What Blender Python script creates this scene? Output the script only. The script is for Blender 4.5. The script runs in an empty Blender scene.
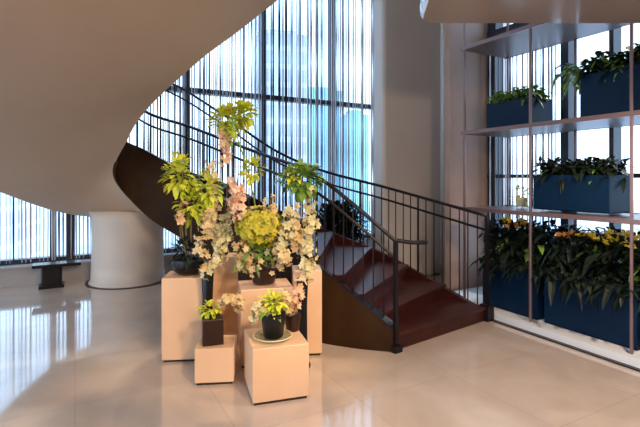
import bpy, bmesh, math, random
from mathutils import Vector
R = random.Random(7)
sc = bpy.context.scene
COL = sc.collection
UX, UY = 0.878, 0.478            # room axis u (along the window wall) in world x, y; v is perpendicular to it
ANG = math.atan2(UY, UX)
def W(u, v, z=0.0): return Vector((UX*u - UY*v, UY*u + UX*v, z))

# ------------------------------------------------------------------ materials
def mat(name, col, rough=0.5, metal=0.0, spec=0.5, noise=None, coat=0.0, bump=None):
    m = bpy.data.materials.new(name); m.use_nodes = True
    nt = m.node_tree; b = nt.nodes['Principled BSDF']
    b.inputs['Base Color'].default_value = (*col, 1)
    b.inputs['Roughness'].default_value = rough
    b.inputs['Metallic'].default_value = metal
    b.inputs['Specular IOR Level'].default_value = spec
    b.inputs['Coat Weight'].default_value = coat; b.inputs['Coat Roughness'].default_value = .06
    if noise:
        scale, col2 = noise
        tc = nt.nodes.new('ShaderNodeTexCoord'); n = nt.nodes.new('ShaderNodeTexNoise')
        n.inputs['Scale'].default_value = scale; n.inputs['Detail'].default_value = 4
        r = nt.nodes.new('ShaderNodeValToRGB')
        r.color_ramp.elements[0].position = .35; r.color_ramp.elements[1].position = .65
        r.color_ramp.elements[0].color = (*col, 1); r.color_ramp.elements[1].color = (*col2, 1)
        nt.links.new(tc.outputs['Object'], n.inputs['Vector']); nt.links.new(n.outputs['Fac'], r.inputs['Fac'])
        nt.links.new(r.outputs['Color'], b.inputs['Base Color'])
        if bump:
            bp = nt.nodes.new('ShaderNodeBump'); bp.inputs['Strength'].default_value = bump
            nt.links.new(n.outputs['Fac'], bp.inputs['Height']); nt.links.new(bp.outputs['Normal'], b.inputs['Normal'])
    return m
M = {}
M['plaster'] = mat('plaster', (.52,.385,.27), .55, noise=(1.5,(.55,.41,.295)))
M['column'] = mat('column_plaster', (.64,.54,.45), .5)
M['grey'] = mat('grey_panel', (.66,.61,.57), .5, noise=(2,(.69,.64,.60)))
M['tan'] = mat('tan_wall', (.38,.235,.165), .5, noise=(3,(.42,.26,.19)))
M['slab'] = mat('lacquer_ceiling', (.40,.31,.24), .15, coat=.4)
M['fascia'] = mat('bronze_fascia', (.034,.016,.007), .6, spec=.08, noise=(6,(.043,.021,.009)))
M['wood'] = mat('red_wood_tread', (.038,.008,.007), .38, spec=.3, noise=(9,(.058,.013,.009)), coat=.05)
M['rail'] = mat('dark_railing_metal', (.010,.008,.010), .35, spec=.25)
M['bronze'] = mat('etagere_bronze', (.24,.15,.14), .3, metal=.5)
M['shelf'] = mat('shelf_bronze', (.15,.095,.088), .35, metal=.3)
M['frame'] = mat('window_frame', (.02,.028,.045), .4)
M['navy'] = mat('navy_planter', (.002,.016,.043), .4, noise=(2,(.003,.020,.052)), spec=.15)
M['black'] = mat('black_gloss', (.006,.006,.007), .3, spec=.3)
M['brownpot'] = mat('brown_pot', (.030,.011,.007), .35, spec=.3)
M['white'] = mat('white_kerb', (.78,.78,.78), .4)
M['sill'] = mat('sill_stone', (.42,.39,.38), .4)
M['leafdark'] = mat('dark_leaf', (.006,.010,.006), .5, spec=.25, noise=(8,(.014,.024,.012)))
M['leafgreen'] = mat('green_leaf', (.10,.20,.03), .45, noise=(7,(.20,.34,.05)))
M['lime'] = mat('lime_leaf', (.46,.56,.03), .5, noise=(12,(.70,.66,.05)))
M['moss'] = mat('yellow_green_bloom', (.66,.54,.02), .6, noise=(25,(.30,.30,.03)))
M['cream'] = mat('cream_petal', (.66,.46,.20), .6, noise=(20,(.76,.60,.33)))
M['peach'] = mat('peach_petal', (.80,.46,.27), .5, noise=(20,(.86,.58,.38)))
M['ivory'] = mat('ivory_petal', (.58,.49,.21), .6, noise=(20,(.72,.64,.36)))
M['yellow'] = mat('yellow_petal', (.85,.55,.03), .5)
M['orange'] = mat('orange_petal', (.80,.25,.02), .5)
M['stem'] = mat('stem', (.16,.12,.03), .6)
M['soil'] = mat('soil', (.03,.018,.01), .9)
M['string_light'] = mat('silver_bead_string', (.52,.50,.53), .35, metal=.3)
M['string_dark'] = mat('dark_bead_string', (.05,.05,.06), .35, metal=.5)
M['pave'] = mat('outdoor_paving', (.6,.62,.65), .8)
M['pedestal'] = mat('sand_pedestal', (.74,.47,.28), .35, noise=(3,(.78,.51,.32)))

def marble():
    m = mat('beige_marble', (.55,.42,.33), .09, coat=.5)
    nt = m.node_tree; b = nt.nodes['Principled BSDF']; b.inputs['IOR'].default_value=1.75
    tc = nt.nodes.new('ShaderNodeTexCoord')
    mp = nt.nodes.new('ShaderNodeMapping'); mp.inputs['Rotation'].default_value = (0,0,-ANG)
    n = nt.nodes.new('ShaderNodeTexNoise'); n.inputs['Scale'].default_value = 1.6; n.inputs['Detail'].default_value = 8; n.inputs['Distortion'].default_value = 1.2
    r = nt.nodes.new('ShaderNodeValToRGB')
    r.color_ramp.elements[0].position=.3; r.color_ramp.elements[1].position=.7
    r.color_ramp.elements[0].color=(.52,.42,.345,1); r.color_ramp.elements[1].color=(.63,.515,.435,1)
    br = nt.nodes.new('ShaderNodeTexBrick'); br.offset = 0
    br.inputs['Scale'].default_value = 1; br.inputs['Brick Width'].default_value = .9; br.inputs['Row Height'].default_value = .9
    br.inputs['Mortar Size'].default_value = .004
    br.inputs['Color1'].default_value=(1,1,1,1); br.inputs['Color2'].default_value=(.95,.95,.95,1); br.inputs['Mortar'].default_value=(.86,.84,.82,1)
    mx = nt.nodes.new('ShaderNodeMix'); mx.data_type='RGBA'; mx.blend_type='MULTIPLY'; mx.inputs['Factor'].default_value=1
    L = nt.links.new
    L(tc.outputs['Object'], mp.inputs['Vector']); L(mp.outputs['Vector'], n.inputs['Vector']); L(mp.outputs['Vector'], br.inputs['Vector'])
    L(n.outputs['Fac'], r.inputs['Fac']); L(r.outputs['Color'], mx.inputs[6]); L(br.outputs['Color'], mx.inputs[7])
    L(mx.outputs[2], b.inputs['Base Color'])
    return m
M['marble'] = marble()
def glass(name, tint=(.9,.96,1)):
    m = bpy.data.materials.new(name); m.use_nodes = True; nt = m.node_tree
    for n in list(nt.nodes): nt.nodes.remove(n)
    o = nt.nodes.new('ShaderNodeOutputMaterial'); t = nt.nodes.new('ShaderNodeBsdfTransparent'); g = nt.nodes.new('ShaderNodeBsdfGlossy')
    t.inputs['Color'].default_value = (*tint,1); g.inputs['Roughness'].default_value = .03
    mx = nt.nodes.new('ShaderNodeMixShader'); mx.inputs[0].default_value = .06
    nt.links.new(t.outputs[0], mx.inputs[1]); nt.links.new(g.outputs[0], mx.inputs[2]); nt.links.new(mx.outputs[0], o.inputs['Surface'])
    return m
M['glass'] = glass('window_glass')
M['dish'] = glass('clear_glass_dish', (.80,.86,.84))
def facade(name, wall, pane, sx, sz):
    m = mat(name, wall, .7); nt = m.node_tree; b = nt.nodes['Principled BSDF']
    tc = nt.nodes.new('ShaderNodeTexCoord'); sp = nt.nodes.new('ShaderNodeSeparateXYZ'); ad = nt.nodes.new('ShaderNodeMath'); ad.operation='ADD'
    cb = nt.nodes.new('ShaderNodeCombineXYZ'); br = nt.nodes.new('ShaderNodeTexBrick'); br.offset=0
    br.inputs['Scale'].default_value=1; br.inputs['Brick Width'].default_value=sx; br.inputs['Row Height'].default_value=sz; br.inputs['Mortar Size'].default_value=.5
    for k in ('Color1','Color2'): br.inputs[k].default_value=(*pane,1)
    br.inputs['Mortar'].default_value=(*wall,1)
    L=nt.links.new
    L(tc.outputs['Object'],sp.inputs[0]); L(sp.outputs[0],ad.inputs[0]); L(sp.outputs[1],ad.inputs[1]); L(ad.outputs[0],cb.inputs[0]); L(sp.outputs[2],cb.inputs[1])
    L(cb.outputs[0],br.inputs['Vector']); L(br.outputs['Color'],b.inputs['Base Color'])
    return m

# ------------------------------------------------------------------ mesh helpers
def obj(name, bm, m, parent=None, smooth=False, bevel=0, loc=None):
    me = bpy.data.meshes.new(name); bmesh.ops.recalc_face_normals(bm, faces=bm.faces)
    bm.to_mesh(me); bm.free(); me.materials.append(M[m] if isinstance(m,str) else m)
    if smooth:
        for p in me.polygons: p.use_smooth = True
    o = bpy.data.objects.new(name, me); COL.objects.link(o)
    if loc is not None: o.location = loc
    if parent: o.parent = parent
    if bevel:
        md = o.modifiers.new('bevel','BEVEL'); md.width = bevel; md.segments = 2; md.limit_method='ANGLE'
    return o
def tag(o, label=None, cat=None, group=None, kind=None):
    if label: o['label']=label
    if cat: o['category']=cat
    if group: o['group']=group
    if kind: o['kind']=kind
    return o
def thing(name, label, cat, loc=(0,0,0), rz=0, group=None):
    o = bpy.data.objects.new(name, None); COL.objects.link(o); o.location=loc; o.rotation_euler=(0,0,rz); o.empty_display_size=.1
    return tag(o,label,cat,group)
def struct(name, bm, m, **k):
    return tag(obj(name,bm,m,**k),kind='structure')
def box(bm, c, s, rz=0, ex=None, ey=None):
    cx,cy,cz=c; hx,hy,hz=s[0]/2,s[1]/2,s[2]/2; ca,sa=math.cos(rz),math.sin(rz); vs=[]
    for dz in (-hz,hz):
        for dx,dy in ((-hx,-hy),(hx,-hy),(hx,hy),(-hx,hy)):
            vs.append(bm.verts.new((cx+dx*ca-dy*sa, cy+dx*sa+dy*ca, cz+dz)))
    for f in ((3,2,1,0),(4,5,6,7),(0,1,5,4),(1,2,6,5),(2,3,7,6),(3,0,4,7)): bm.faces.new([vs[i] for i in f])
def ubox(bm, u0,u1,v0,v1,z0,z1):
    c=W((u0+u1)/2,(v0+v1)/2,(z0+z1)/2); box(bm,c,(u1-u0,v1-v0,z1-z0),ANG)
def tube(bm, pts, r, n=6, cap=True):
    pts=[Vector(p) for p in pts]; rings=[]; N=len(pts); rr = r if isinstance(r,(list,tuple)) else [r]*N
    for i,p in enumerate(pts):
        d=(pts[min(i+1,N-1)]-pts[max(i-1,0)]).normalized()
        a = Vector((0,0,1)) if abs(d.z)<.95 else Vector((1,0,0))
        x=d.cross(a).normalized(); y=d.cross(x)
        rings.append([bm.verts.new(p+(x*math.cos(2*math.pi*k/n)+y*math.sin(2*math.pi*k/n))*rr[i]) for k in range(n)])
    for a,b in zip(rings,rings[1:]):
        for k in range(n): bm.faces.new((a[k],a[(k+1)%n],b[(k+1)%n],b[k]))
    if cap: bm.faces.new(rings[0][::-1]); bm.faces.new(rings[-1])
def lathe(bm, prof, n=24, c=(0,0,0)):
    rings=[[bm.verts.new((c[0]+r*math.cos(2*math.pi*k/n),c[1]+r*math.sin(2*math.pi*k/n),c[2]+z)) for k in range(n)] for r,z in prof]
    for a,b in zip(rings,rings[1:]):
        for k in range(n): bm.faces.new((a[k],a[(k+1)%n],b[(k+1)%n],b[k]))
    bm.faces.new(rings[0][::-1]); bm.faces.new(rings[-1])
def leaf(bm, p, d, L, w, droop=.3):
    d=Vector(d).normalized(); s=d.cross(Vector((0,0,1)))
    if s.length<.1: s=Vector((1,0,0))
    s.normalize(); up=s.cross(d)
    q=[p]
    c=[]; 
    for t,ww in ((0,.15),(.35,1),(.7,.8),(1,.05)):
        m_=p+d*L*t-Vector((0,0,1))*droop*L*t*t
        c.append((bm.verts.new(m_-s*w*ww/2+up*w*.12*ww),bm.verts.new(m_),bm.verts.new(m_+s*w*ww/2+up*w*.12*ww)))
    for a,b in zip(c,c[1:]):
        bm.faces.new((a[0],a[1],b[1],b[0])); bm.faces.new((a[1],a[2],b[2],b[1]))
def rdir(up=0.3):
    while True:
        d=Vector((R.uniform(-1,1),R.uniform(-1,1),R.uniform(-1,1)))
        if .1<d.length<1: break
    d.normalize(); d.z+=up; return d.normalized()
def leaves(bm, c, rad, n, L, w, up=.3, droop=.3, shell=.35):
    c=Vector(c)
    for _ in range(n):
        d=rdir(up); f=R.uniform(shell,1)
        p=c+Vector((d.x*rad[0],d.y*rad[1],d.z*rad[2]))*f
        leaf(bm,p,(d+rdir()*.6),L*R.uniform(.7,1.2),w*R.uniform(.7,1.2),droop)
def blossom(bm, p, d, s, n=5):
    d=Vector(d).normalized(); a=Vector((0,0,1)) if abs(d.z)<.9 else Vector((1,0,0))
    x=d.cross(a).normalized(); y=d.cross(x); o0=R.uniform(0,6)
    cv=bm.verts.new(p)
    for k in range(n):
        t=o0+2*math.pi*k/n; e=x*math.cos(t)+y*math.sin(t); g=x*math.cos(t+1.57)+y*math.sin(t+1.57)
        a1=bm.verts.new(p+e*s*.55+g*s*.36+d*s*.15); a2=bm.verts.new(p+e*s*1.0+d*s*.22); a3=bm.verts.new(p+e*s*.55-g*s*.36+d*s*.15)
        bm.faces.new((cv,a1,a2,a3))
    # small centre
    r=s*.14
    v=[bm.verts.new(p+q) for q in (x*r,y*r,-x*r,-y*r,d*r*2.5)]
    for i in range(4): bm.faces.new((v[i],v[(i+1)%4],v[4]))
def cat(P, t):
    n=len(P)-1; i=min(int(t),n-1) if t<n else n-1; f=t-i
    p0=P[max(i-1,0)];p1=P[i];p2=P[i+1];p3=P[min(i+2,n)]
    return tuple(.5*((2*b)+(-a+c)*f+(2*a-5*b+4*c-d)*f*f+(-a+3*b-3*c+d)*f**3) for a,b,c,d in zip(p0,p1,p2,p3))

# ------------------------------------------------------------------ setting
bm=bmesh.new(); ubox(bm,-9,6.2,-6,8.6,-.2,0); struct('floor',bm,'marble')
# coved dark inlay line in the floor round the plaster column and along the kerb
bm=bmesh.new(); ubox(bm,4.09,4.135,-1,3.62,0,.012); struct('trim_1',bm,'black')
bm=bmesh.new(); ubox(bm,4.16,4.25,-1,3.75,0,.07); ubox(bm,4.25,5.3,-1,4.55,0,.05); struct('trim_2',bm,'white')
# end wall strip and panels to the right
bm=bmesh.new(); ubox(bm,4.55,5.32,4.6,4.7,0,6.5); ubox(bm,5.40,5.5,4.6,5.6,0,6.5); struct('wall_end',bm,'tan')
bm=bmesh.new(); ubox(bm,4.15,5.8,5.6,5.86,0,6.5); struct('wall_panel',bm,'grey',bevel=.05)
bm=bmesh.new(); ubox(bm,6.1,6.3,5.0,8.6,0,6.5); struct('wall_far_corner',bm,'grey')
bm=bmesh.new(); tube(bm,[W(5.33,5.54,0),W(5.33,5.54,6.4)],.05,12); struct('trim_3',bm,'white',smooth=True)
# ceiling slab with a rounded edge
bm=bmesh.new()
out=[(5.5,3.6),(.93,3.6),(.83,3.58),(.78,3.52),(.76,3.4),(.67,2.6),(.35,1.2),(.2,-2),(5.5,-2)]
rings=[]
for z,ins in ((3.25,0),(2.93,0),(2.86,.03),(2.83,.08)):
    cx,cy=3,1; rings.append([bm.verts.new((x+(cx-x)*ins*.12,y+(cy-y)*ins*.12,z)) for x,y in out])
for a,b in zip(rings,rings[1:]):
    for k in range(len(out)): bm.faces.new((a[k],a[(k+1)%len(out)],b[(k+1)%len(out)],b[k]))
bm.faces.new(rings[0]); bm.faces.new(rings[-1][::-1])
struct('ceiling',bm,'slab')
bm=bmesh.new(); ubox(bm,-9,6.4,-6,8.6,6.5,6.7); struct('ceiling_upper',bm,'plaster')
# big window wall (v = 8.2)
mu=[-8,-6.3,-4.6,-3.1,-1.55,-.3,1.757,3.2,4.75,6.05]
bm=bmesh.new()
for u in mu: ubox(bm,u-.045,u+.045,8.14,8.30,.3,6.5)
ubox(bm,-.12,-.02,8.14,8.3,.3,6.5)
ubox(bm,-9,6.1,8.12,8.28,3.12,3.21); ubox(bm,-9,6.1,8.12,8.28,.30,.37); ubox(bm,-9,6.1,8.12,8.28,5.9,5.98)
fr=struct('window_1',bm,'frame')
bm=bmesh.new(); ubox(bm,-9,6.1,8.21,8.22,.3,6.5); obj('window_pane',bm,'glass',fr)
bm=bmesh.new(); ubox(bm,-9,6.1,7.98,8.45,.0,.27); ubox(bm,-9,6.1,7.92,8.45,.27,.30); struct('trim_4',bm,'sill')
# side window wall behind the shelving (u = 5.3)
bm=bmesh.new()
for v,w in ((4.52,.07),(3.42,.05),(2.87,.025),(2.25,.05),(1.1,.05),(0,.05)): ubox(bm,5.28,5.44,v-w,v+w,.45,6.5)
ubox(bm,5.28,5.42,-1,4.6,1.60,1.65); ubox(bm,5.28,5.42,-1,4.6,3.55,3.72)
fr=struct('window_2',bm,'frame')
bm=bmesh.new(); ubox(bm,5.35,5.36,-1,4.6,.45,6.5); obj('window_pane',bm,'glass',fr)
bm=bmesh.new(); ubox(bm,5.26,5.5,-1,4.6,0,.45); struct('wall_sill',bm,'sill')
bm=bmesh.new(); ubox(bm,-9,6.2,-6.2,-6,0,6.5); struct('wall_back_added',bm,'tan')  # unseen wall added behind the camera to cut the fill light
bm=bmesh.new(); ubox(bm,5.32,5.5,-6,-1,0,6.5); struct('wall_right',bm,'tan')
# outside ground, far below
bm=bmesh.new(); box(bm,(0,60,-14.2),(500,500,.4)); struct('ground',bm,'pave')

# bead curtains (uncountable strings)
def curtain(name,label,u0,u1,v,z0,z1,along='u',dens=.05,dark=.3,m1='string_light'):
    A=bmesh.new(); B=bmesh.new(); x=u0
    while x<u1:
        run = .5+.5*math.sin(x*3.1)*math.sin(x*1.3+1)
        bmx = B if R.random()<dark*(.5+run) else A
        r=R.choice((.006,.008,.011,.014))
        P = (lambda z,dx: W(x+dx,v,z)) if along=='u' else (lambda z,dx: W(v,x+dx,z))
        pts=[P(z1-(z1-z0)*k/10, R.uniform(-.002,.002)) for k in range(11)]
        tube(bmx,pts,[r*(1.25 if k%2 else .85) for k in range(11)],4)
        x+=dens*R.uniform(.55,1.5)
    a=obj(name,A,m1); tag(a,label,'bead curtain',kind='stuff')
    obj('dark_string',B,'string_dark',a)['label']='darker strings of the curtain'
curtain('bead_curtain','tall silvery bead string curtain across the big window behind the staircase',.9,5.95,8.02,.32,6.3,dens=.037,dark=.40)
curtain('bead_curtain','low stretch of bead string curtain in the window left of the white column',-8,.75,8.02,.34,6.3,dens=.05,dark=.42)
curtain('bead_curtain','bead string curtain in side window behind the upper shelves',3.5,4.5,5.22,1.0,3.6,along='v',dens=.06,dark=.3)

# ------------------------------------------------------------------ staircase
# stations: inner x,y ; inner bottom ; inner fascia top ; nosing ; outer x,y ; outer bottom ; inner rail ; outer rail
ST=[(.67,4.14,0,.20,0, 1.91,5.07,0, 1.02,1.17),
    (.27,4.26,0,.52,.42, .90,6.00,0, 1.38,1.47),
    (-.13,4.5,0,.78,.72, .0,6.6,.0, 1.67,1.72),
    (-.82,5.3,.28,1.10,1.0, -.75,7.0,.35, 1.93,2.06),
    (-1.73,6.0,.733,1.60,1.4, -1.65,7.3,.85, 2.28,2.68),
    (-2.42,6.25,1.10,1.96,1.65, -2.6,7.45,.93, 2.52,3.22),
    (-2.73,6.0,1.62,2.17,1.98, -3.7,6.85,1.03, 2.85,3.4),
    (-2.34,5.5,2.06,2.5,2.42, -4.1,5.8,1.41, 3.3,3.6),
    (-1.93,5.1,2.39,2.85,2.75, -4.2,4.7,1.85, 3.6,3.8),
    (-1.2,4.5,2.76,3.2,3.15, -4.0,3.2,2.25, 4.0,4.1),
    (-.75,4.2,2.96,3.45,3.4, -3.4,1.8,2.6, 4.2,4.3),
    (-.35,3.95,3.16,3.65,3.6, -2.4,.6,3.0, 4.4,4.5),
    (.1,3.8,3.42,3.95,3.9, -1.,-.3,3.3, 4.7,4.8),
    (.75,3.75,3.72,4.25,4.2, .6,-.8,3.6, 5.0,5.1)]
TS=len(ST)-1
def S(t): return cat(ST,t)
stair=thing('spiral_staircase','sweeping staircase of red wood treads with bronze fascia, dark railings and white plaster underside','staircase',(1.2,4.6,0))
SL=Vector((1.2,4.6,0))
def sobj(name,bm,m,**k):
    for v in bm.verts: v.co-=SL
    return obj(name,bm,m,parent=k.pop('parent',stair),**k)
# plaster underside: closed solid
bm=bmesh.new(); rings=[]; NT=150
for i in range(NT+1):
    t=.15+(TS-.15)*i/NT; s=S(t); inn=Vector((s[0],s[1],0)); o=Vector((s[5],s[6],0)); ring=[]
    zb=max(0.004,s[2]); ob=max(0.004,s[7])
    wd=(o-inn).normalized()
    for k in range(13):
        f=k/12; p=inn+wd*.02+(o-inn-wd*.02)*f; sag=.10*math.sin(math.pi*f)*min(1,max(0,(t-3)/3))
        p.z=max(.004,zb+(ob-zb)*(f if t<5 else f**1.25)-sag); ring.append(bm.verts.new(p))
    top_o=o.copy(); top_o.z=max(.03,s[4]-.22,ob+.02) if t<4.6 else s[4]+.25
    q=inn+wd*.02
    ring.append(bm.verts.new((top_o.x,top_o.y,top_o.z)))
    oi=o-wd*.12; ring.append(bm.verts.new((oi.x,oi.y,max(.03,top_o.z))))
    oj=o-wd*.14; ring.append(bm.verts.new((oj.x,oj.y,max(.02,s[4]-.24,ob+.012))))
    ring.append(bm.verts.new((q.x,q.y,max(.02,s[4]-.24,zb+.02))))
    rings.append(ring)
for a,b in zip(rings,rings[1:]):
    n=len(a)
    for k in range(n): bm.faces.new((a[k],a[(k+1)%n],b[(k+1)%n],b[k]))
bm.faces.new(rings[0]); bm.faces.new(rings[-1][::-1])
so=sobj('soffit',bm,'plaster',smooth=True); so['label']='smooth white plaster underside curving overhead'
md=so.modifiers.new('es','EDGE_SPLIT'); md.split_angle=math.radians(35)
# fascias
def strip(name,t0,t1,side,zb_f,zt_f,th,m,n=80,**k):
    bm=bmesh.new(); rings=[]
    for i in range(n+1):
        t=t0+(t1-t0)*i/n; s=S(t); I=Vector((s[0],s[1],0)); O=Vector((s[5],s[6],0)); w=(O-I).normalized()
        P=I if side=='in' else O; d=-w if side=='in' else w
        a=P-d*th; b=P+d*.015; zb=zb_f(t,s); zt=max(zt_f(t,s),zb+.02)
        rings.append([bm.verts.new((q.x,q.y,z)) for q,z in ((b,zb),(b,zt),(a,zt),(a,zb))])
    for a,b in zip(rings,rings[1:]):
        for j in range(4): bm.faces.new((a[j],a[(j+1)%4],b[(j+1)%4],b[j]))
    bm.faces.new(rings[0]); bm.faces.new(rings[-1][::-1])
    return sobj(name,bm,m,**k)
f1=strip('fascia',0,6.4,'in',lambda t,s:max(.002,s[2]-.015),lambda t,s:s[3],.05,'fascia'); f1['label']='tall dark bronze inner fascia'
strip('fascia_cap',0,6.2,'in',lambda t,s:s[3],lambda t,s:s[3]+.025,.075,'rail')
f2=strip('stringer',0,4.7,'out',lambda t,s:max(.002,s[7]),lambda t,s:s[4]+.16-.08*max(0,1-t),.05,'wood'); f2['label']='dark red outer stringer'
# steps
def t_of(z):
    lo,hi=0,TS
    for _ in range(40):
        m_=(lo+hi)/2
        if S(m_)[4]<z: lo=m_
        else: hi=m_
    return lo
rise=.165; nst=24
for k in range(nst):
    ta=t_of(rise*k) if k else 0.0; tb=min(TS,t_of(rise*(k+1))+.03); z=rise*(k+1)
    if k==0: ta=0.02
    bm=bmesh.new(); top=[];bot=[]; I=[];O=[]
    for i in range(4):
        s=S(ta+(tb-ta)*i/3); a=Vector((s[0],s[1],0)); b=Vector((s[5],s[6],0)); w=(b-a).normalized()
        I.append(a+w*.055); O.append(b-w*.055)
    loop=I+O[::-1]
    zb=max(.003,z-.30)
    tv=[bm.verts.new((p.x,p.y,z)) for p in loop]; bv=[bm.verts.new((p.x,p.y,zb)) for p in loop]
    n=len(loop)
    bm.faces.new(tv); bm.faces.new(bv[::-1])
    for j in range(n): bm.faces.new((tv[j],tv[(j+1)%n],bv[(j+1)%n],bv[j]))
    # nosing
    d=(I[0]-I[1]).normalized()*.03; e=(O[0]-O[1]).normalized()*.03
    q=[I[0]+d,O[0]+e,O[0]-e*.3,I[0]-d*.3]
    a_=[bm.verts.new((p.x,p.y,z+.004)) for p in q]; b_=[bm.verts.new((p.x,p.y,z-.035)) for p in q]
    bm.faces.new(a_); bm.faces.new(b_[::-1])
    for j in range(4): bm.faces.new((a_[j],a_[(j+1)%4],b_[(j+1)%4],b_[j]))
    sobj('step',bm,'wood')
# railings
def railing(side,t0,t1,idx,spacing,label,off):
    def P(t,z):
        s=S(t); I=Vector((s[0],s[1],0)); O=Vector((s[5],s[6],0)); w=(O-I).normalized()
        p=I+w*off if side=='in' else O-w*off
        return Vector((p.x,p.y,z))
    def zr(t): return S(t)[idx]
    pts=[P(t0+(t1-t0)*i/70,zr(t0+(t1-t0)*i/70)) for i in range(71)]
    bm=bmesh.new()
    if side=='in':   # handrail scrolls out level past the newel
        p0=pts[0]; tube(bm,[p0+Vector((.30,-.02,-.02)),p0+Vector((.15,-.01,-.02)),p0]+pts[1:],.019,8)
    else: tube(bm,pts,.019,8)
    h=sobj('handrail',bm,'rail',smooth=True); h['label']=label
    bm=bmesh.new(); tube(bm,[p-Vector((0,0,.16)) for p in pts],.015,6); sobj('upper_rail',bm,'rail',parent=h)
    # walk along the path
    t=t0; acc=0; last=P(t0,0); ts=[]
    while t<t1:
        t+=.01; p=P(t,0); acc+=(p-last).length; last=p
        if acc>spacing: ts.append(t); acc=0
    for i,t in enumerate(ts):
        s=S(t); zb=(s[3]+.02) if side=='in' else s[4]+.15
        bm=bmesh.new(); post=(i%8==7)
        tube(bm,[P(t,zb-.04),P(t,zr(t)-.005)],.014 if post else .0075,6)
        sobj('baluster',bm,'rail',parent=h)
    return P,zr
P,zr=railing('in',.03,6.3,8,.095,'inner handrail','in' and .03)
bm=bmesh.new(); p=P(.03,0); box(bm,(p.x+.01,p.y-.01,.51),(.034,.034,1.02),.6); box(bm,(p.x+.01,p.y-.01,.03),(.09,.09,.06),.6)
sobj('newel_post',bm,'rail')
P,zr=railing('out',.02,5.2,9,.105,'outer handrail',.03)
bm=bmesh.new(); p=P(.02,0); box(bm,(p.x,p.y,.585),(.034,.034,1.17),.6); box(bm,(p.x,p.y,.09),(.11,.11,.18),.6)
sobj('newel_post',bm,'rail')
# plaster column under the stair
bm=bmesh.new(); lathe(bm,[(.56,0),(.56,.03),(.535,.035),(.525,.3),(.52,.7),(.53,.95),(.56,1.10)],48,(0,0,0)); 
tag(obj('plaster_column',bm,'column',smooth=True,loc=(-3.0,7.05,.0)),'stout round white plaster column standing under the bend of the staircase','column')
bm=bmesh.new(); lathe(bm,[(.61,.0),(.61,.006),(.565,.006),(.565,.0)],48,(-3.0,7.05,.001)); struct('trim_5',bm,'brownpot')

# ------------------------------------------------------------------ pedestals
def pedestal(x,y,w,d,h,rz,label):
    t=thing('display_pedestal',label,'pedestal',(x,y,0),rz,'sand coloured display pedestals')
    b=bmesh.new(); box(b,(0,0,h/2+.01),(w,d,h-.02)); obj('body',b,'pedestal',t,bevel=.006)
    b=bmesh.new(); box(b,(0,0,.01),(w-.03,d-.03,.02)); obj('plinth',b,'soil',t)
    return t
rz=math.radians(20)
PD={}
def ped(key,x,y,w,d,h,r,label): PD[key]=(x,y,h); pedestal(x,y,w,d,h,math.radians(r),label)
ped('near',-.34,3.42,.41,.45,.40,17,'low square sand pedestal in front, carrying the glass dish and dark pot')
ped('mid',-.49,4.0,.45,.36,.66,14,'tall middle pedestal under the yellow-green flower ball, behind the low front one')
ped('right',-.125,4.17,.26,.26,.77,6,'tall narrow pedestal standing against the brown stair fascia')
ped('slim',-.94,4.46,.25,.25,.84,10,'slim tall pedestal at the back of the cluster, below the cream plumes')
ped('left',-1.20,4.08,.38,.34,.73,6,'tall left-hand pedestal closest to the white column, with black bowl')
ped('low',-.83,3.62,.30,.30,.285,6,'lowest small pedestal, carrying the brown square pot')

# ------------------------------------------------------------------ flower arrangements
def pot(t,prof,m,name='pot',n=24):
    b=bmesh.new(); lathe(b,prof,n); o=obj(name,b,m,t,smooth=True)
    md=o.modifiers.new('es','EDGE_SPLIT'); md.split_angle=math.radians(40); return o
def stemcurve(p0,p1,bend,n=10):
    p0=Vector(p0);p1=Vector(p1);bend=Vector(bend)
    return [p0.lerp(p1,i/n)+bend*math.sin(math.pi*i/n) for i in range(n+1)]
def spray(t,pts,m,n,size,spread,name='flower_spray',lo=.3):
    b=bmesh.new(); tube(b,pts,[.006*(1-.5*i/len(pts)) for i in range(len(pts))],5); st=obj('stem',b,'stem',t)
    b=bmesh.new(); L=len(pts)-1
    for k in range(int(n*1.3)):
        f=(lo+(1-lo)*R.random())*L; i=min(int(f),L-1); p=pts[i].lerp(pts[i+1],f-i)
        d=rdir(0.0); d.y-=.5; p=p+d*spread*R.uniform(.3,1)
        blossom(b,p,d,size*.85*R.uniform(.7,1.15))
    obj(name,b,m,st)
def leafball(t,c,rad,n,L,w,m,name='foliage',**k):
    b=bmesh.new(); leaves(b,c,rad,n,L,w,**k); return obj(name,b,m,t)
# black bowl with dark leaves on left pedestal
t=thing('potted_plant','black round bowl of dark leaves and tall lime foliage on the left pedestal','plant',(-1.19,4.08,.731))
pot(t,[(.08,0),(.125,.03),(.15,.09),(.145,.13),(.13,.135)],'black')
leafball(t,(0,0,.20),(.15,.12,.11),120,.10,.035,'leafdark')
for q,(x,z,n) in enumerate(((-.05,.95,95),(.02,.78,80),(.10,.88,60))):
    pts=stemcurve((x*.3,0,.12),(x,0,z),(-.04,0,0)); b=bmesh.new(); tube(b,pts,.006,5); st=obj('stem',b,'stem',t)
    b=bmesh.new(); leaves(b,(x+[-.04,.02,.08][q],0,z-[.05,.14,.12][q]),(.12,.11,.19),int(n*1.5),.085,.05,up=.3); obj('lime_leaves',b,'lime',st)
spray(t,stemcurve((.0,0,.12),(-.03,-.02,.66),(-.06,0,0)),'peach',12,.045,.06,lo=.6)
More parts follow.
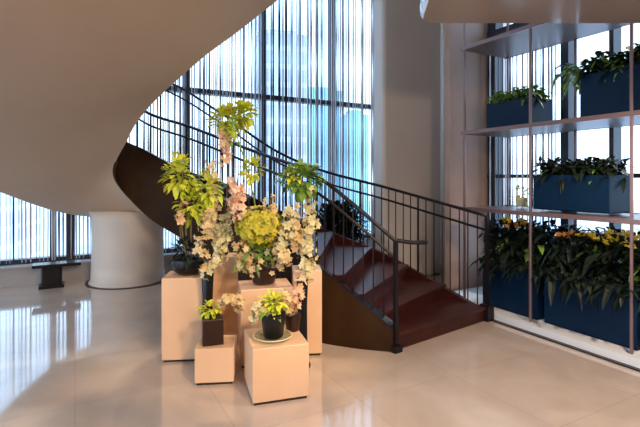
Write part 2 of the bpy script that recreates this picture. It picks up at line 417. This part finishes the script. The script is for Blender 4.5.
# slender black vase + cream plume (stands on the floor between pedestals, on slim pedestal)
def vase_plume(name,label,loc,h,r,sprays,m='black',extra=None):
    t=thing(name,label,'flower arrangement',loc)
    pot(t,[(r*.8,0),(r,.01),(r*.9,h*.5),(r,h),(r*.85,h+.003)],m,'vase')
    for (dx,dy,z,bend,mm,n,s,sp,lo) in sprays:
        spray(t,stemcurve((0,0,h*.9),(dx,dy,z),(bend,0,0)),mm,n,s,sp,lo=lo)
    if extra: extra(t)
    return t
vase_plume('flower_arrangement','slender black vase of tall cream and peach sprays on the slim back pedestal',(-.96,4.45,.841),.16,.05,
  [(-.10,0,.92,-.05,'cream',50,.045,.07,.25),(.10,0,.72,.03,'peach',34,.045,.06,.3),(-.16,-.03,.42,-.04,'cream',46,.045,.09,.1),(.04,-.05,.35,0,'ivory',50,.045,.12,.0),(.02,0,1.22,.03,'peach',34,.05,.06,.72)],
  extra=lambda t:[leafball(t,(.05,0,1.33),(.16,.13,.13),220,.09,.055,'lime','lime_leaves'),leafball(t,(.21,0,1.40),(.10,.08,.09),110,.09,.055,'lime','green_leaves')])
t=thing('tall_vase','tall narrow black cylinder vase of drooping cream blossoms between the left and low pedestals','vase',(-.965,3.86,0))
pot(t,[(.07,0),(.07,.02),(.045,.06),(.043,.55),(.052,.78),(.05,.785)],'black','vase')
spray(t,stemcurve((0,0,.77),(.02,0,1.30),(-.05,0,0)),'cream',46,.042,.07,lo=.0)
spray(t,stemcurve((0,0,.77),(.12,0,1.12),(.06,0,0)),'ivory',40,.042,.07,lo=.0)
# moss/bloom ball on middle pedestal
t=thing('flower_arrangement','brown pot with big yellow-green flower ball and cream sprays on the middle pedestal','flower arrangement',(-.50,4.0,.661))
pot(t,[(.07,0),(.10,.02),(.12,.14),(.11,.145)],'brownpot')
b=bmesh.new()
for k in range(230):
    d=rdir(.1); blossom(b,Vector((-.04,0,.50))+Vector((d.x*.22,d.y*.18,d.z*.19))*R.uniform(.75,1),d,.045)
obj('flower_ball',b,'moss',t)
leafball(t,(-.06,0,.27),(.18,.15,.13),120,.09,.04,'leafgreen')
for a in ((-.24,0,.95,-.05,'peach',40,.05,.08,.55),(.25,0,.70,.06,'ivory',60,.045,.08,.2),(.16,-.05,.30,.1,'cream',44,.045,.09,.1),(-.17,-.05,.33,-.08,'cream',54,.045,.10,.1),(.06,-.02,.76,.02,'cream',36,.04,.07,.55)):
    spray(t,stemcurve((0,0,.12),a[:3],(a[3],0,0)),a[4],a[5],a[6],a[7],lo=a[8])
leafball(t,(-.10,0,1.03),(.10,.09,.10),60,.075,.04,'lime','lime_leaves')
b=bmesh.new(); tube(b,stemcurve((0,0,.12),(-.30,.1,1.45),(.05,0,0)),.006,5); leaves(b,(-.29,.1,1.33),(.04,.04,.16),34,.06,.025,up=.6); obj('twig',b,'leafgreen',t)
# right narrow pedestal: green leaves and cream
t=thing('flower_arrangement','black vase with green leaf tuft and ivory sprays on the pedestal beside the stair','flower arrangement',(-.15,4.17,.771))
pot(t,[(.05,0),(.06,.02),(.055,.12),(.06,.125)],'black','vase')
spray(t,stemcurve((0,0,.12),(.03,0,.72),(.05,0,0)),'ivory',64,.045,.08,lo=.05)
spray(t,stemcurve((0,0,.12),(-.09,-.05,.45),(-.03,0,0)),'cream',44,.045,.08,lo=.05)
leafball(t,(-.02,0,.82),(.18,.12,.13),220,.10,.055,'leafgreen','green_leaves')
leafball(t,(-.10,-.03,.86),(.07,.07,.06),36,.08,.045,'lime','lime_leaves')
# black tall vase behind front pedestal, left of right one
t=thing('tall_vase','tall black tapered vase with ivory blossoms behind the glass dish','vase',(-.15,3.83,0))
pot(t,[(.07,0),(.07,.02),(.045,.05),(.04,.5),(.05,.74),(.048,.745)],'black','vase')
spray(t,stemcurve((0,0,.73),(.05,0,1.0),(.03,0,0)),'ivory',36,.04,.08,lo=.0)
# small pots
def smallpot(label,loc,s,m,square=False):
    t=thing('potted_plant',label,'plant',loc,.3)
    if square:
        b=bmesh.new(); box(b,(0,0,s*.6),(s*.95,s*.95,s*1.2)); pp=obj('pot',b,m,t,bevel=.006)
    else: pot(t,[(s*.38,0),(s*.44,.01),(s*.55,s*1.05),(s*.5,s*1.07)],m)
    return t
t=smallpot('square brown pot with small lime plant and cream orchid on the lowest pedestal',(-.86,3.60,.286),.17,'brownpot',True)
leafball(t,(-.02,0,.27),(.08,.08,.05),60,.06,.035,'lime','lime_leaves')
spray(t,stemcurve((0,0,.2),(.24,0,.27),(0,0,.1)),'cream',34,.042,.05,lo=.3)
t=smallpot('dark round pot with lime green tuft standing in the glass dish',(-.35,3.37,.415),.17,'black')
leafball(t,(.0,0,.25),(.09,.08,.06),70,.07,.04,'lime','lime_leaves'); leafball(t,(-.03,0,.20),(.11,.09,.04),40,.09,.035,'leafgreen')
spray(t,stemcurve((0,0,.18),(-.16,-.04,.16),(0,0,.08)),'ivory',26,.04,.05,lo=.3)
t=thing('glass_dish','wide clear glass dish on the low front pedestal','dish',(-.355,3.37,.401),.3)
b=bmesh.new(); lathe(b,[(.11,0),(.125,.003),(.145,.022),(.138,.022),(.12,.012),(.01,.010)],32); obj('bowl',b,'dish',t,smooth=True)
b=bmesh.new(); tube(b,[(.143*math.cos(a*math.pi/16),.143*math.sin(a*math.pi/16),.025) for a in range(33)],.004,6); obj('rim',b,'ivory',t)
t=smallpot('brown tapered pot with peach orchid on the front pedestal edge by the stair',(-.215,3.545,.401),.12,'brownpot')
spray(t,stemcurve((0,0,.14),(.05,0,.36),(.02,0,0)),'peach',22,.042,.05,lo=.2); spray(t,stemcurve((0,0,.14),(-.08,0,.30),(-.02,0,0)),'cream',20,.042,.05,lo=.2)

# black stool / pedestal by left window
t=thing('black_stand','squat black pedestal stand before the window left of the white column','stand',tuple(W(-.30,7.72,0)))
b=bmesh.new(); box(b,(0,0,.02),(.32,.28,.04),ANG); obj('foot',b,'black',t)
b=bmesh.new(); box(b,(0,0,.17),(.26,.22,.28),ANG); obj('body',b,'black',t,bevel=.02)
b=bmesh.new(); box(b,(.08,0,.33),(.62,.26,.045),ANG); obj('top',b,'black',t,bevel=.008)

# dark shrub behind stair
t=thing('potted_shrub','large rounded near-black shrub in a black tub behind the far railing','shrub',(.32,7.65,0))
pot(t,[(.26,0),(.28,.02),(.34,.48),(.32,.5)],'black','tub')
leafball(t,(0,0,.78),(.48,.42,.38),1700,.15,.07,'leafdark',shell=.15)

# ------------------------------------------------------------------ etagere
t=thing('etagere','tall bronze framed open shelving along the right-hand window','shelving',tuple(W(4.25,2.1,0.0)),ANG)
def eb(name,u0,u1,v0,v1,z0,z1,m,bev=.0,label=None):
    b=bmesh.new(); box(b,((u0+u1)/2-4.25,(v0+v1)/2-2.1,(z0+z1)/2),(u1-u0,v1-v0,z1-z0)); o=obj(name,b,m,t,bevel=bev)
    if label: o['label']=label
    return o
for z in (1.20,2.14,3.19):
    s=eb('shelf',4.27,5.05,-.9,4.08,z,z+.035,'shelf')
    for u in (4.25,5.04):
        b=bmesh.new(); box(b,(u-4.25,1.6-2.1,z+.02),(.03,5.0,.045)); obj('edge_rail',b,'bronze',s)
for v in (4.05,3.13,2.14,1.15,.15,-.85):
    for u in (4.25,5.04): 
        b=bmesh.new(); x,y=u-4.25,v-2.1; box(b,(x,y,2.45 if False else 1.98),(.024,.024,3.82)); obj('post',b,'bronze',t,bevel=.004)
# planters
def planter(label,u0,u1,v0,v1,z,h,grooves=True,group='navy planters on the shelving'):
    c=W((u0+u1)/2,(v0+v1)/2,z); o=thing('planter_box',label,'planter',tuple(c),ANG,group)
    w,d=u1-u0,v1-v0
    b=bmesh.new(); th=.02
    box(b,(0,0,.01),(w,d,.02)); box(b,(-w/2+th/2,0,h/2),(th,d,h)); box(b,(w/2-th/2,0,h/2),(th,d,h)); box(b,(0,-d/2+th/2,h/2),(w-2*th,th,h)); box(b,(0,d/2-th/2,h/2),(w-2*th,th,h))
    obj('box',b,'navy',o,bevel=.004)
    b=bmesh.new(); box(b,(0,0,h-.035),(w-2*th-.004,d-2*th-.004,.03)); obj('soil',b,'soil',o)
    return o,w,d,h
def plants(o,w,d,h,n,L,wd,m,rise,name='foliage',droop=.5,frontspill=.1,off=(0,0)):
    b=bmesh.new()
    for _ in range(n):
        p=Vector((R.uniform(-w/2,w/2)*.9+off[0],R.uniform(-d/2,d/2)*.97+off[1],h+R.uniform(-.02,rise)))
        dd=rdir(.5); dd.x-=frontspill*R.random()*3
        leaf(b,p,dd,L*R.uniform(.6,1.2),wd*R.uniform(.7,1.2),droop)
    return obj(name,b,m,o)
def dots(o,w,d,h,n,s,m,v0,v1,z0,z1):
    b=bmesh.new()
    for _ in range(n):
        blossom(b,Vector((R.uniform(-w*.5,-w*.1),R.uniform(v0,v1),h+R.uniform(z0,z1))),rdir(.2)+Vector((-.5,0,0)),s*R.uniform(.7,1.2))
    obj('blossoms',b,m,o)
pa=planter('navy planter of trailing greens at the far end of the upper shelf',4.42,4.80,3.25,3.86,2.20,.30)
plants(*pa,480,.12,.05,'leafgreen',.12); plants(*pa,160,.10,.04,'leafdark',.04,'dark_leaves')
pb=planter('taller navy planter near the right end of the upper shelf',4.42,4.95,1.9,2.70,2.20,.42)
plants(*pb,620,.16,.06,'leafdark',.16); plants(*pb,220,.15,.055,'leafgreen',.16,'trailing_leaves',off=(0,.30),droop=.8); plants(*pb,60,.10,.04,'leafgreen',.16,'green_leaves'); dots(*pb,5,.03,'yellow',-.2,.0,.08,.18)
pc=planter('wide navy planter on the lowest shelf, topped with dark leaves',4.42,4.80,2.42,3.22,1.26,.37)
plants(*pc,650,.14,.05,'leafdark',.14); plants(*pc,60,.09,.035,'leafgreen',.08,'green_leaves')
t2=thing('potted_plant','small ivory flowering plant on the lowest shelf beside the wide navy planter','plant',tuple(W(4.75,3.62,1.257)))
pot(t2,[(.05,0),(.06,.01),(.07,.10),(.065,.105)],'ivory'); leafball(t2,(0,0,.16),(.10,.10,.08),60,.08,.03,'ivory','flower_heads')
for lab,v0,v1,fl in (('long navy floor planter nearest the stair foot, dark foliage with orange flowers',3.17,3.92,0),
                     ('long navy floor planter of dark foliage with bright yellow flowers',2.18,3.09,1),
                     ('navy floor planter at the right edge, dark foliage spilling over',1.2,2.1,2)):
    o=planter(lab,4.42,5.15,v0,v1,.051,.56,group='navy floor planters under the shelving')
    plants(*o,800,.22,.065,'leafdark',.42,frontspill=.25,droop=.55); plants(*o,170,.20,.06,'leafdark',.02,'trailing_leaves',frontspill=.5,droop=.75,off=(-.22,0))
    plants(*o,45,.22,.06,'leafgreen',.30,'green_leaves',frontspill=.3)
    if fl==0: dots(*o,12,.04,'yellow',-.02,.10,.46,.54); dots(*o,9,.04,'orange',-.12,.08,.38,.46)
    if fl==1: dots(*o,42,.045,'yellow',-.46,.16,.36,.47); dots(*o,8,.04,'orange',.1,.4,.36,.42)

# ------------------------------------------------------------------ buildings outside
F1=facade('pale_facade',(.72,.74,.76),(.52,.57,.63),3,3.2); F2=facade('blue_glass_facade',(.42,.68,.76),(.36,.64,.72),2.5,3.5)
F3=facade('white_facade',(.8,.8,.8),(.55,.6,.66),4,3.4); F4=facade('dark_blue_facade',(.03,.08,.13),(.05,.12,.18),2.2,3.2)
def tower(label,x,y,w,d,top,m,rz=.2):
    o=thing('office_tower',label,'building',(x,y,-14),rz,'towers outside the window')
    b=bmesh.new(); box(b,(0,0,(top+14)/2),(w,d,top+14)); obj('facade',b,m,o)
    b=bmesh.new(); box(b,(0,0,top+14+.6),(w*.6,d*.6,1.2)); obj('roof_unit',b,m,o)
tower('pale grey tower seen through the middle of the bead curtain',-7.5,84,9,10,27,F1)
tower('turquoise glass tower seen left of the central mullion',-3.0,120,15,12,24,F2)
tower('turquoise slab block right of the central mullion',8.5,112,6,6,17,F2,.1)
tower('small dark blue tower above the black shrub',6.2,140,4.5,5,6.5,F4,0)
tower('white office block beyond the low left window',-64,84,16,16,7,F3)

# ------------------------------------------------------------------ light
w=bpy.data.worlds.new('World'); sc.world=w; w.use_nodes=True; nt=w.node_tree; bg=nt.nodes['Background']
tc=nt.nodes.new('ShaderNodeTexCoord'); sp=nt.nodes.new('ShaderNodeSeparateXYZ'); rp=nt.nodes.new('ShaderNodeValToRGB')
rp.color_ramp.elements[0].position=.0; rp.color_ramp.elements[0].color=(.70,.84,1,1)
rp.color_ramp.elements[1].position=.7; rp.color_ramp.elements[1].color=(.50,.70,1,1)
nt.links.new(tc.outputs['Generated'],sp.inputs[0]); nt.links.new(sp.outputs[2],rp.inputs[0]); nt.links.new(rp.outputs[0],bg.inputs['Color'])
bg.inputs['Strength'].default_value=2.4
def spot(x,y,z,tx,ty,tz,e,col,size=.15,ang=75):  # unseen warm spots, added to brighten the flowers, pedestals and floor
    l=bpy.data.lights.new('spot','SPOT'); l.energy=e; l.color=col; l.shadow_soft_size=size; l.spot_size=math.radians(ang); l.spot_blend=.6
    o=bpy.data.objects.new('added_spot',l); COL.objects.link(o); o.location=(x,y,z)
    o.rotation_euler=(Vector((tx,ty,tz))-Vector((x,y,z))).to_track_quat('-Z','Y').to_euler()
WARM=(1,.72,.45)
spot(.75,1.2,2.78,-.5,3.9,1.1,230,WARM,.1,50)
spot(-.2,7.0,6.3,-.6,3.9,1.2,700,WARM,.35,24)
spot(2.2,2.6,2.78,2.0,3.6,0,180,(1,.78,.60),.1,120)
spot(1.3,-1.0,2.78,-.6,2.4,0,300,(1,.78,.60),.2,130)
sun=bpy.data.lights.new('sun','SUN'); sun.energy=1.5; sun.angle=.05; sun.color=(1,.93,.82)
o=bpy.data.objects.new('sun',sun); COL.objects.link(o); o.rotation_euler=Vector((-.75,-.35,-.62)).to_track_quat('-Z','Y').to_euler()

cam=bpy.data.cameras.new('camera'); co=bpy.data.objects.new('camera',cam); COL.objects.link(co); sc.camera=co
cam.sensor_width=36; cam.lens=36*450/640; co.location=(0,0,1.6); co.rotation_euler=(math.pi/2,0,0)
cam.shift_y=-(213.5-178)/640; cam.clip_end=1000
sc.view_settings.view_transform='Standard'; sc.view_settings.look='None'; sc.view_settings.gamma=1; sc.view_settings.exposure=.63
sc.view_settings.use_curve_mapping=False
